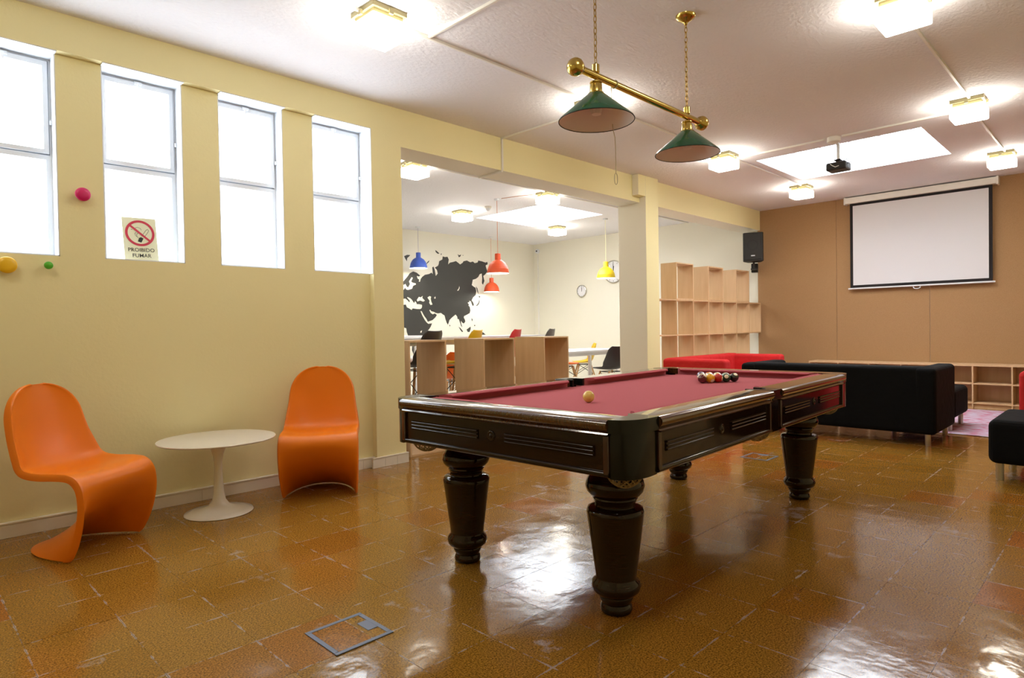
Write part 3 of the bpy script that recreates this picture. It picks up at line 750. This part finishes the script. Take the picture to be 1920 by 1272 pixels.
# ------------------------------------------------------------------ loudspeaker in the corner
sp = thing('loudspeaker', 'black wall loudspeaker on a bracket at the edge of the cork wall', 'loudspeaker', (9.93, 4.385, 2.13), math.radians(-160))
# local +x is the front
cab = MB().prism([(-.13, -.10), (.10, -.155), (.13, -.14), (.13, .14), (.10, .155), (-.13, .10)], 0.0, .46).build('cabinet', m_black, sp, bevel=.012, seg=2)
MB().prism([(.1305, -.135), (.142, -.115), (.142, .115), (.1305, .135)], .03, .43).build('grille', m_grille, sp, bevel=.008)
MB().lathe([(.085, .1425), (.088, .1445), (.080, .1450), (.06, .1435)], 28, (0, 0, .26), axis='X', cap=False).build('woofer_ring', m_black, sp, smooth=True)
MB().box(.1425, .1455, -.030, .030, .082, .098).build('badge', m_white, sp, bevel=.003)
br = MB().box(-.015, .015, -.015, .015, -.10, .0).box(-.19, .02, -.045, .045, -.125, -.10).box(-.30, -.16, -.05, .05, -.15, -.01).build('bracket', m_black, sp, bevel=.004)

# ------------------------------------------------------------------ plywood shelving
PT = .016
def cube_unit(x0, x1, y0, y1, z0, z1, label, group):
    t = thing('box_shelf', label, 'shelf', ((x0+x1)/2, (y0+y1)/2, z0), 0, group)
    hx, hy, h = (x1-x0)/2, (y1-y0)/2, z1-z0
    MB().box(-hx, -hx+PT, -hy, hy, 0, h-PT).build('side_panel', m_ply, t, bevel=.001, seg=1)
    MB().box(hx-PT, hx, -hy, hy, 0, h-PT).build('side_panel', m_ply, t, bevel=.001, seg=1)
    MB().box(-hx, hx, -hy, hy, h-PT, h).build('top_panel', m_ply, t, bevel=.001, seg=1)
    MB().box(-hx+PT, hx-PT, -hy, hy, 0.0, PT).build('bottom_panel', m_ply, t, bevel=.001, seg=1)
    return t
FY = 4.40                                 # front of the tall bookcase
up_x = [7.125 + .443*k for k in range(8)]
bc = thing('bookcase', 'tall plywood cube bookcase filling the opening beside the column', 'bookcase', (up_x[0], FY, 0))
zr = [0.05, .53, 1.005, 1.48]
for k in range(7):
    MB().box(k*.443-PT/2, k*.443+PT/2, 0, .24, 0.0, 1.48-PT).build('upright', m_ply, bc, bevel=.001, seg=1)
MB().box(7*.443-PT, 7*.443, 0, .24, 1.005, 1.48-PT).build('upright', m_ply, bc, bevel=.001, seg=1)
for i, z in enumerate(zr):
    for k in range(7 if i >= 2 else 6):
        MB().box(k*.443+PT/2+.0004, (k+1)*.443-PT/2-.0004, .0005, .2395, z-PT, z).build('shelf_board', m_ply, bc, bevel=.001, seg=1)
for k, lab in ((1, 'beside the column'), (3, 'second from the column'), (5, 'by the loudspeaker')):
    x0 = up_x[k]-PT/2
    cube_unit(x0, x0+.443+PT, FY, FY+.24, 1.4805, 1.98, 'open plywood box standing on the bookcase, ' + lab, 'boxes on top of the bookcase')
# row of boxes dividing the two rooms
for x0, x1, lab in ((3.275, 3.70, 'next to the wall pier'), (4.165, 4.60, 'in the middle of the divider row'), (5.05, 5.465, 'at the far end of the divider row')):
    cube_unit(x0, x1, 4.548, 4.99, 0, 1.028, 'tall open plywood box ' + lab, 'boxes dividing the two rooms')
# low shelf under the screen
ls = thing('low_shelf', 'long low plywood cube shelf along the foot of the cork wall', 'shelf', (9.90, 3.53, 0))
dp, pit, zt2 = .345, .4025, .565
ncell = 8
MB().box(0, dp, -ncell*pit-.008, .008, zt2-.022, zt2).build('top_board', m_ply, ls, bevel=.001, seg=1)
for k in range(ncell+1):
    MB().box(.001, dp, -k*pit-.008, -k*pit+.008, .0, zt2-.0225).build('upright', m_ply, ls, bevel=.001, seg=1)
for k in range(ncell):
    for z in (.075, .325):
        MB().box(.002, dp, -(k+1)*pit+.0085, -k*pit-.0085, z-.016, z).build('shelf_board', m_ply, ls, bevel=.001, seg=1)
    MB().box(.03, .045, -(k+1)*pit+.0085, -k*pit-.0085, .0, .0585).build('plinth', m_ply, ls)
    MB().box(dp-.012, dp-.002, -(k+1)*pit+.0085, -k*pit-.0085, .0755, zt2-.0225).build('back_panel', m_ply, ls)

# ------------------------------------------------------------------ sofas
def sofa(name, label, loc, rz, L, D, m, group, H=.715, cat='sofa'):
    """local +y is the front; origin at the middle of the footprint"""
    r = thing(name, label, cat, loc, rz, group); hx, hy = L/2, D/2; zb = .105; aw = .17
    MB().box(-hx+aw-.02, hx-aw+.02, -hy+.14, hy-.01, zb, .30).build('seat_base', m, r, bevel=.02, seg=3)
    MB().box(-hx+aw+.004, hx-aw-.004, -hy+.20, hy, .28, .43).build('seat_cushion', m, r, bevel=.045, seg=4)
    bk = MB().box(-hx+.02, hx-.02, -hy, -hy+.20, zb, H)
    for v in bk.bm.verts:
        if v.co.z > .5: v.co.y += .02 if v.co.y < -hy+.1 else .0
    bk.build('backrest', m, r, bevel=.04, seg=4)
    for s in (-1, 1):
        MB().box(s*hx-(aw if s > 0 else 0), s*hx+(aw if s < 0 else 0), -hy+.006, hy-.006, zb-.002, H-.006).build('armrest', m, r, bevel=.04, seg=4)
    for s in (-1, 1):
        for t in (-1, 1):
            MB().cyl((s*(hx-.075), t*(hy-.075), 0), (s*(hx-.075), t*(hy-.075), zb+.02), .024, 16).build('leg', m_chrome, r, smooth=True)
    return r
sofa('sofa', 'black covered sofa with its back to the pool table', (7.035, 2.18, 0), -PI/2, 1.80, .86, m_blackfab, 'lounge sofas')
sofa('sofa', 'red covered sofa standing against the bookcase', (7.96, 3.905, 0), PI, 1.80, .86, m_redfab, 'lounge sofas')
sofa('sofa', 'red covered sofa behind the low black ottoman', (7.42, .27, 0), 0, 1.80, .86, m_redfab, 'lounge sofas')
def ottoman(label, loc, L, D, H):
    r = thing('ottoman', label, 'ottoman', loc, 0, 'black ottomans'); hx, hy = L/2, D/2
    MB().box(-hx, hx, -hy, hy, .12, H).build('cover', m_blackfab, r, bevel=.05, seg=4)
    for s in (-1, 1):
        for t in (-1, 1): MB().cyl((s*(hx-.08), t*(hy-.06), 0), (s*(hx-.08), t*(hy-.06), .13), .024, 16).build('leg', m_chrome, r, smooth=True)
ottoman('low black covered ottoman on the floor beside the red sofa arm', (5.87, .345, 0), .80, .82, .43)
ottoman('small black ottoman on the rug beyond the black sofa', (7.96, 1.62, 0.012), .72, .62, .425)
m_rug = mat('pink_rug', rgb(206, 150, 170), .95, spec=.1); add_noise_col(m_rug, rgb(208, 196, 216), rgb(196, 84, 116), 9, 8, (3, 1, 1), .44, .66); add_bump(m_rug, 160, .8, .01, 3)
tag(MB().box(7.50, 9.72, .95, 3.2, 0.001, .011).build('rug', m_rug, None, bevel=.004), 'pale pink patterned rug in front of the low shelf', 'rug')
MAP_MAIN = [(6.8,2.01),(6.85,2.06),(6.91,2.12),(6.96,2.18),(7.04,2.22),(7.12,2.2),(7.2,2.15),(7.17,2.13),(7.12,2.14),(7.14,2.09),(7.18,2.07),(7.16,2.04),(7.19,2.03),(7.21,2.09),(7.25,2.13),(7.31,2.17),(7.41,2.19),(7.47,2.22),(7.5,2.19),(7.49,2.32),(7.52,2.34),(7.55,2.27),(7.57,2.16),(7.62,2.21),(7.6,2.28),(7.55,2.32),(7.63,2.36),(7.65,2.4),(7.66,2.45),(7.74,2.49),(7.75,2.55),(7.8,2.54),(7.87,2.55),(7.9,2.5),(7.88,2.4),(7.93,2.44),(8.02,2.46),(8.08,2.48),(8.14,2.45),(8.19,2.42),(8.26,2.46),(8.28,2.49),(8.37,2.51),(8.46,2.48),(8.53,2.5),(8.58,2.47),(8.66,2.49),(8.68,2.53),(8.78,2.52),(8.88,2.5),(8.93,2.52),(8.94,2.47),(8.88,2.44),(8.9,2.38),(8.93,2.32),(8.86,2.25),(8.81,2.22),(8.84,2.12),(8.8,2.04),(8.77,2.07),(8.78,2.17),(8.77,2.27),(8.71,2.25),(8.67,2.19),(8.6,2.15),(8.52,2.13),(8.49,2.02),(8.54,1.99),(8.59,1.97),(8.61,1.9),(8.59,1.82),(8.52,1.77),(8.48,1.71),(8.52,1.67),(8.54,1.62),(8.51,1.59),(8.48,1.64),(8.46,1.69),(8.41,1.7),(8.42,1.68),(8.37,1.66),(8.41,1.62),(8.39,1.61),(8.43,1.57),(8.44,1.5),(8.42,1.45),(8.35,1.42),(8.27,1.39),(8.26,1.36),(8.29,1.32),(8.3,1.28),(8.26,1.24),(8.22,1.26),(8.18,1.3),(8.19,1.24),(8.22,1.17),(8.19,1.19),(8.16,1.26),(8.13,1.33),(8.1,1.33),(8.09,1.38),(8.05,1.42),(8.0,1.39),(7.94,1.35),(7.89,1.31),(7.87,1.26),(7.85,1.22),(7.82,1.26),(7.79,1.33),(7.77,1.4),(7.73,1.42),(7.68,1.45),(7.61,1.44),(7.55,1.45),(7.51,1.47),(7.45,1.48),(7.42,1.51),(7.4,1.5),(7.43,1.45),(7.48,1.42),(7.53,1.44),(7.58,1.41),(7.54,1.36),(7.47,1.31),(7.36,1.28),(7.33,1.33),(7.27,1.4),(7.22,1.48),(7.19,1.48),(7.23,1.4),(7.29,1.31),(7.34,1.26),(7.37,1.24),(7.46,1.25),(7.43,1.19),(7.38,1.13),(7.31,1.08),(7.27,1.03),(7.27,0.93),(7.29,0.88),(7.22,0.79),(7.18,0.69),(7.08,0.61),(7.03,0.63),(6.98,0.75),(6.99,0.85),(6.94,1.0),(6.9,1.02),(6.87,1.09),(6.86,1.16),(6.8,1.18),(6.77,1.19),(6.68,1.2),(6.56,1.22),(6.47,1.29),(6.46,1.38),(6.51,1.49),(6.59,1.56),(6.67,1.6),(6.78,1.59),(6.86,1.6),(6.88,1.55),(6.93,1.53),(6.99,1.5),(7.01,1.53),(7.11,1.52),(7.18,1.52),(7.21,1.53),(7.23,1.56),(7.23,1.6),(7.17,1.61),(7.11,1.61),(7.1,1.64),(7.07,1.67),(7.05,1.63),(7.03,1.65),(7.0,1.69),(6.96,1.72),(6.9,1.74),(6.89,1.73),(6.95,1.67),(6.94,1.64),(6.9,1.68),(6.85,1.71),(6.79,1.7),(6.73,1.69),(6.7,1.64),(6.61,1.63),(6.59,1.72),(6.7,1.74),(6.73,1.79),(6.7,1.82),(6.78,1.85),(6.83,1.88),(6.85,1.91),(6.87,1.88),(6.91,1.87),(6.99,1.89),(7.01,1.9),(7.03,1.95),(7.1,1.98),(7.09,2.0),(7.02,2.01),(6.99,2.03),(7.03,2.1),(7.0,2.11),(6.94,2.03),(6.96,1.98),(6.92,1.92),(6.89,1.93),(6.86,1.98),(6.82,1.96)]
MAP_HOLES = [[(7.11,1.69),(7.16,1.75),(7.2,1.74),(7.25,1.77),(7.24,1.73),(7.3,1.68),(7.26,1.66),(7.19,1.68),(7.12,1.66)],[(7.36,1.74),(7.41,1.77),(7.45,1.76),(7.44,1.72),(7.45,1.67),(7.48,1.61),(7.43,1.6),(7.4,1.64),(7.41,1.68)],[(7.52,1.74),(7.55,1.77),(7.56,1.73),(7.53,1.72)],[(8.1,1.89),(8.14,1.9),(8.17,1.95),(8.16,1.99),(8.14,1.94),(8.11,1.91)],[(7.18,1.1),(7.22,1.12),(7.21,1.08),(7.18,1.07)]]
MAP_ISLES = [[(8.69,1.74),(8.7,1.69),(8.68,1.64),(8.63,1.6),(8.59,1.6),(8.64,1.64),(8.67,1.68)],[(8.67,1.81),(8.73,1.79),(8.69,1.76)],[(8.6,2.0),(8.64,1.96),(8.66,1.89),(8.67,1.84),(8.64,1.88),(8.62,1.94)],[(8.33,1.12),(8.37,1.14),(8.44,1.18),(8.44,1.13),(8.41,1.07),(8.36,1.07)],[(8.12,1.18),(8.17,1.15),(8.24,1.08),(8.21,1.07),(8.17,1.11)],[(8.64,1.09),(8.7,1.06),(8.77,1.06),(8.85,1.01),(8.75,1.01),(8.7,1.04)],[(8.47,1.35),(8.5,1.32),(8.48,1.28),(8.47,1.32)],[(8.53,1.21),(8.57,1.21),(8.55,1.18)],[(8.46,1.08),(8.5,1.08),(8.49,1.04),(8.46,1.04)],[(7.88,1.22),(7.91,1.21),(7.9,1.18)],[(7.34,2.37),(7.38,2.42),(7.42,2.45),(7.41,2.42),(7.36,2.38)],[(6.84,2.49),(6.91,2.52),(6.98,2.52),(6.95,2.49),(6.91,2.46),(6.9,2.4),(6.87,2.44)],[(7.57,2.66),(7.61,2.64),(7.67,2.6),(7.63,2.59),(7.58,2.62)],[(7.7,2.6),(7.73,2.6),(7.71,2.57)],[(8.13,2.62),(8.17,2.6),(8.22,2.62),(8.2,2.58),(8.16,2.56)],[(8.25,2.61),(8.29,2.61),(8.27,2.6)],[(6.68,1.89),(6.71,1.96),(6.73,1.99),(6.74,1.91),(6.77,1.87),(6.72,1.83),(6.69,1.84)],[(7.43,0.88),(7.47,0.91),(7.45,0.79),(7.4,0.77)]]
# ------------------------------------------------------------------ rear room: wall map
def curve_mesh(loops, z, ext):
    cu = bpy.data.curves.new('land', 'CURVE'); cu.dimensions = '2D'; cu.fill_mode = 'BOTH'; cu.extrude = ext
    for lp in loops:
        s = cu.splines.new('POLY'); s.points.add(len(lp)-1); s.use_cyclic_u = True
        for p, (x, y) in zip(s.points, lp): p.co = (x, y, 0, 1)
    ob = bpy.data.objects.new('land', cu); C.objects.link(ob); bpy.context.view_layer.update()
    me = bpy.data.meshes.new_from_object(ob.evaluated_get(bpy.context.evaluated_depsgraph_get()))
    bpy.data.objects.remove(ob)
    for v in me.vertices: v.co = Vector((v.co.x, -v.co.z, v.co.y))
    me.materials.clear()
    return me
wm = thing('wall_map', 'charcoal vinyl world map on the pale far wall of the rear room', 'wall map', (0, YR-.0025, 0))
new_obj('mainland', curve_mesh([MAP_MAIN]+MAP_HOLES, 0, .001), m_map, wm)
for lp in MAP_ISLES: new_obj('island', curve_mesh([lp], 0, .001), m_map, wm)

# pendants
def pendant(label, x, y, z_bot, col, cordcol):
    r = thing('pendant_lamp', label, 'pendant lamp', (x, y, z_bot), 0, 'coloured dome pendants')
    m = mat('rubber_shade', col, .5); top = HC-z_bot
    MB().lathe([(.158, 0), (.157, .018), (.150, .060), (.149, .061), (.140, .095), (.139, .096), (.122, .130), (.121, .131), (.096, .162), (.066, .182), (.046, .192), (.043, .200), (.043, .275), (.039, .283), (.004, .284)], 48, cap=False).build('shade', m, r, smooth=True, angle=35)
    MB().lathe([(.1565, .0005), (.153, .018), (.146, .060), (.136, .095), (.118, .130), (.092, .160), (.062, .178), (.001, .182)], 40, cap=False).build('shade_lining', m_white, r, smooth=True)
    MB().sphere((0, 0, .075), .045, 20, 12).build('bulb', m_bulb, r, smooth=True)
    MB().cyl((0, 0, .28), (0, 0, top-.02), .0035, 6).build('cord', mat('cord_colour', cordcol, .6), r, smooth=True)
    MB().lathe([(.008, top-.03), (.040, top-.022), (.045, top-.0005)], 20).build('ceiling_rose', m_white, r, smooth=True)
pendant('large orange dome pendant hanging in the rear room by the skylight', 6.29, 6.53, 1.92, rgb(238, 92, 48), rgb(220, 130, 90))
pendant('orange dome pendant hanging close to the east coast of the wall map', 8.77, 9.30, 1.875, rgb(238, 92, 48), rgb(220, 150, 110))
pendant('blue dome pendant hanging in front of the wall map', 6.89, 9.22, 2.24, rgb(72, 104, 206), rgb(180, 180, 200))
pendant('yellow dome pendant hanging before the large clock', 8.84, 6.50, 1.965, rgb(246, 216, 36), rgb(236, 226, 170))

sd = thing('smoke_detector', 'small pale smoke detector on the rear room ceiling', 'smoke detector', (6.58, 7.03, HC))
MB().lathe([(.055, -.0005), (.055, -.02), (.048, -.03)], 24).build('base', m_cream, sd, smooth=True, angle=40)
MB().lathe([(.042, -.0305), (.030, -.055), (.014, -.07), (.001, -.071)], 24).build('sensor_head', m_white, sd, smooth=True, angle=40)
tag(MB().tube([(6.315, 6.46, HC-.004), (6.38, 6.2, HC-.004), (6.46, 6.0, HC-.004), (6.52, 5.905, HC-.006)], .0035, 6).build('lamp_cable', mat('copper_cable', rgb(196, 130, 90), .5), None, smooth=True), 'thin copper coloured cable from the orange pendant to the ceiling light', 'cable')
# clocks, sensor
def clock(label, y, z, R):
    r = thing('wall_clock', label, 'clock', (XR, y, z), 0, 'clocks on the side wall')
    MB().lathe([(R*.95, -.0005), (R, -.01), (R, -.035), (R*.93, -.04), (R*.91, -.028)], 48, axis='X', cap=False).build('rim', m_chrome, r, smooth=True, angle=40)
    MB().lathe([(R*.915, -.024), (.0005, -.0241)], 48, axis='X').build('face', m_tabletop, r)
    tk = MB()
    for h in range(12):
        a = 2*PI*h/12; tk.box(-.0262, -.0246, -R*.018, R*.018, R*.76, R*.86, Matrix.Rotation(a, 3, 'X'))
    tk.build('hour_marks', m_black, r)
    MB().box(-.029, -.027, -R*.02, R*.02, -R*.1, R*.74).build('minute_hand', m_black, r)
    MB().box(-.0266, -.0252, -R*.028, R*.028, -R*.1, R*.5, Matrix.Rotation(.1, 3, 'X')).build('hour_hand', m_black, r)
clock('small round white wall clock in the rear room', 8.228, 1.885, .123)
clock('large round white wall clock half hidden behind the column', 7.42, 2.225, .228)
se = thing('security_camera', 'small white dome camera in the corner of the rear room', 'camera', (XR, 9.46, 2.83))
MB().lathe([(.05, -.0005), (.05, -.03), (.042, -.055), (.02, -.07), (.001, -.073)], 24, axis='X').build('housing', m_white, se, smooth=True, angle=50)
MB().sphere((-.068, -.015, .0), .017, 12, 8).build('lens', m_black, se, smooth=True)
conduit((XR-.0135, 9.46, .3), (XR-.0135, 9.46, 2.77), 'white cable duct running down below the dome camera', .013)

# ------------------------------------------------------------------ rear room furniture
def shell_mesh(mb):
    prof = [(.215, .035), (.20, .022), (.15, .008), (.06, .0), (-.03, .002), (-.105, .018), (-.155, .055), (-.182, .11), (-.20, .18), (-.215, .26), (-.226, .33), (-.232, .375)]
    wid = [.19, .21, .222, .228, .230, .232, .232, .228, .220, .208, .188, .140]
    lift = [.0, .004, .018, .032, .045, .062, .075, .075, .06, .045, .03, .015]      # edge curl: up on the seat, forward on the back
    pts = cubic([Vector((a, b, 0)) for a, b in prof], 3); ws = cubic([Vector((a, b, 0)) for a, b in zip(wid, lift)], 3); nv = len(pts)-1
    def fn(u, v):
        i = round(v*nv); p, q = pts[i], ws[i]; s = 2*u-1; k = abs(s)**2.4; back = max(0, min(1, (i/nv-.35)/.25))
        return (p.x + q.y*k*back*1.1, s*q.x, p.y + q.y*k*(1-back*.6))
    return mb.grid(fn, 16, nv)
chair_proto = {}
def shell_chair(col, label, loc, rz, seat, group):
    key = seat
    kind = 'bar_stool' if seat > .6 else 'shell_chair'; cat = 'stool' if seat > .6 else 'chair'
    if key not in chair_proto:
        r = thing(kind, label, cat, loc, rz, group)
        o = shell_mesh(MB()).build('shell', m_shell[col], r, smooth=True, angle=180, solid=.008); o.location = (0, 0, seat)
        foot = .235 if seat < .6 else .25
        for s in (-1, 1):
            for t in (-1, 1):
                MB().tube([(s*.11, t*.12, seat-.022), (s*foot, t*foot, 0)], [.016, .011], 10).build('leg', m_wleg, r, smooth=True)
        w = MB(); q = seat-.03
        for s in (-1, 1):
            w.tube([(s*.12, -.13, q), (s*.12, .13, q)], .006, 6); w.tube([(-.12, s*.13, q), (.12, s*.13, q)], .006, 6)
            k = .45; f = .11+(foot-.11)*k; zz = (seat-.022)*(1-k)
            w.tube([(.12, s*.13, q), (-f, s*f, zz)], .0045, 6); w.tube([(-.12, s*.13, q), (f, s*f, zz)], .0045, 6)
            w.tube([(s*f, -f, zz), (s*f, f, zz)], .0045, 6)
        w.build('brace', m_black, r, smooth=True)
        chair_proto[key] = r
    else:
        r = copy_tree(chair_proto[key]); r.location = loc; r.rotation_euler = (0, 0, rz); r['label'] = label; r['group'] = group
    for ch in r.children:
        if ch.name.startswith('shell'):
            ch.material_slots[0].link = 'OBJECT'; ch.material_slots[0].material = m_shell[col]
    return r
BS = .735
shell_chair('black', 'black shell bar stool at the bar table near the wall pier', (3.97, 5.36, 0), PI*.62, BS, 'bar stools')
shell_chair('yellow', 'yellow shell bar stool at the bar table', (4.56, 5.36, 0), PI*.66, BS, 'bar stools')
shell_chair('red', 'red shell bar stool at the bar table', (5.19, 5.36, 0), PI*.66, BS, 'bar stools')
shell_chair('grey', 'grey shell bar stool at the end of the bar table', (5.80, 5.36, 0), PI*.66, BS, 'bar stools')
def white_table(name, label, x0, x1, y0, y1, h, group):
    t = thing(name, label, 'table', ((x0+x1)/2, (y0+y1)/2, 0), 0, group); hx, hy = (x1-x0)/2, (y1-y0)/2
    MB().box(-hx, hx, -hy, hy, h-.03, h).build('table_top', m_tabletop, t, bevel=.004)
    for s in (-1, 1):
        for q in (-1, 1):
            MB().box(s*(hx-.12)-.025, s*(hx-.12)+.025, q*(hy-.12)-.025, q*(hy-.12)+.025, 0, h-.0305).build('leg', m_tabletop, t, bevel=.003)
    MB().box(-hx+.10, hx-.10, -hy+.10, -hy+.13, h-.09, h-.0305).box(-hx+.10, hx-.10, hy-.13, hy-.10, h-.09, h-.0305).build('apron', m_tabletop, t)
white_table('bar_table', 'long white high table behind the divider boxes', 3.45, 6.24, 5.58, 6.25, 1.035, 'white high tables')
white_table('bar_table', 'long white high table below the wall map', 3.6, 6.29, 8.25, 8.9, 1.035, 'white high tables')
white_table('dining_table', 'white low table between the two high tables', 4.6, 6.4, 7.0, 7.75, .74, 'white low tables')
white_table('dining_table', 'white low table near the clocks', 7.35, 9.35, 6.45, 7.3, .74, 'white low tables')
shell_chair('orange', 'orange shell chair at the low table in the middle', (5.55, 6.78, 0), PI*.5, .44, 'shell chairs')
shell_chair('black', 'black shell chair with its back to the pool table, at the table near the clocks', (8.28, 6.02, 0), PI*.42, .44, 'shell chairs')
shell_chair('yellow', 'yellow shell chair standing behind the black shell chair', (9.62, 7.62, 0), PI*.75, .44, 'shell chairs')
shell_chair('orange', 'orange shell chair at the table near the clocks', (9.0, 7.55, 0), -PI*.25, .44, 'shell chairs')
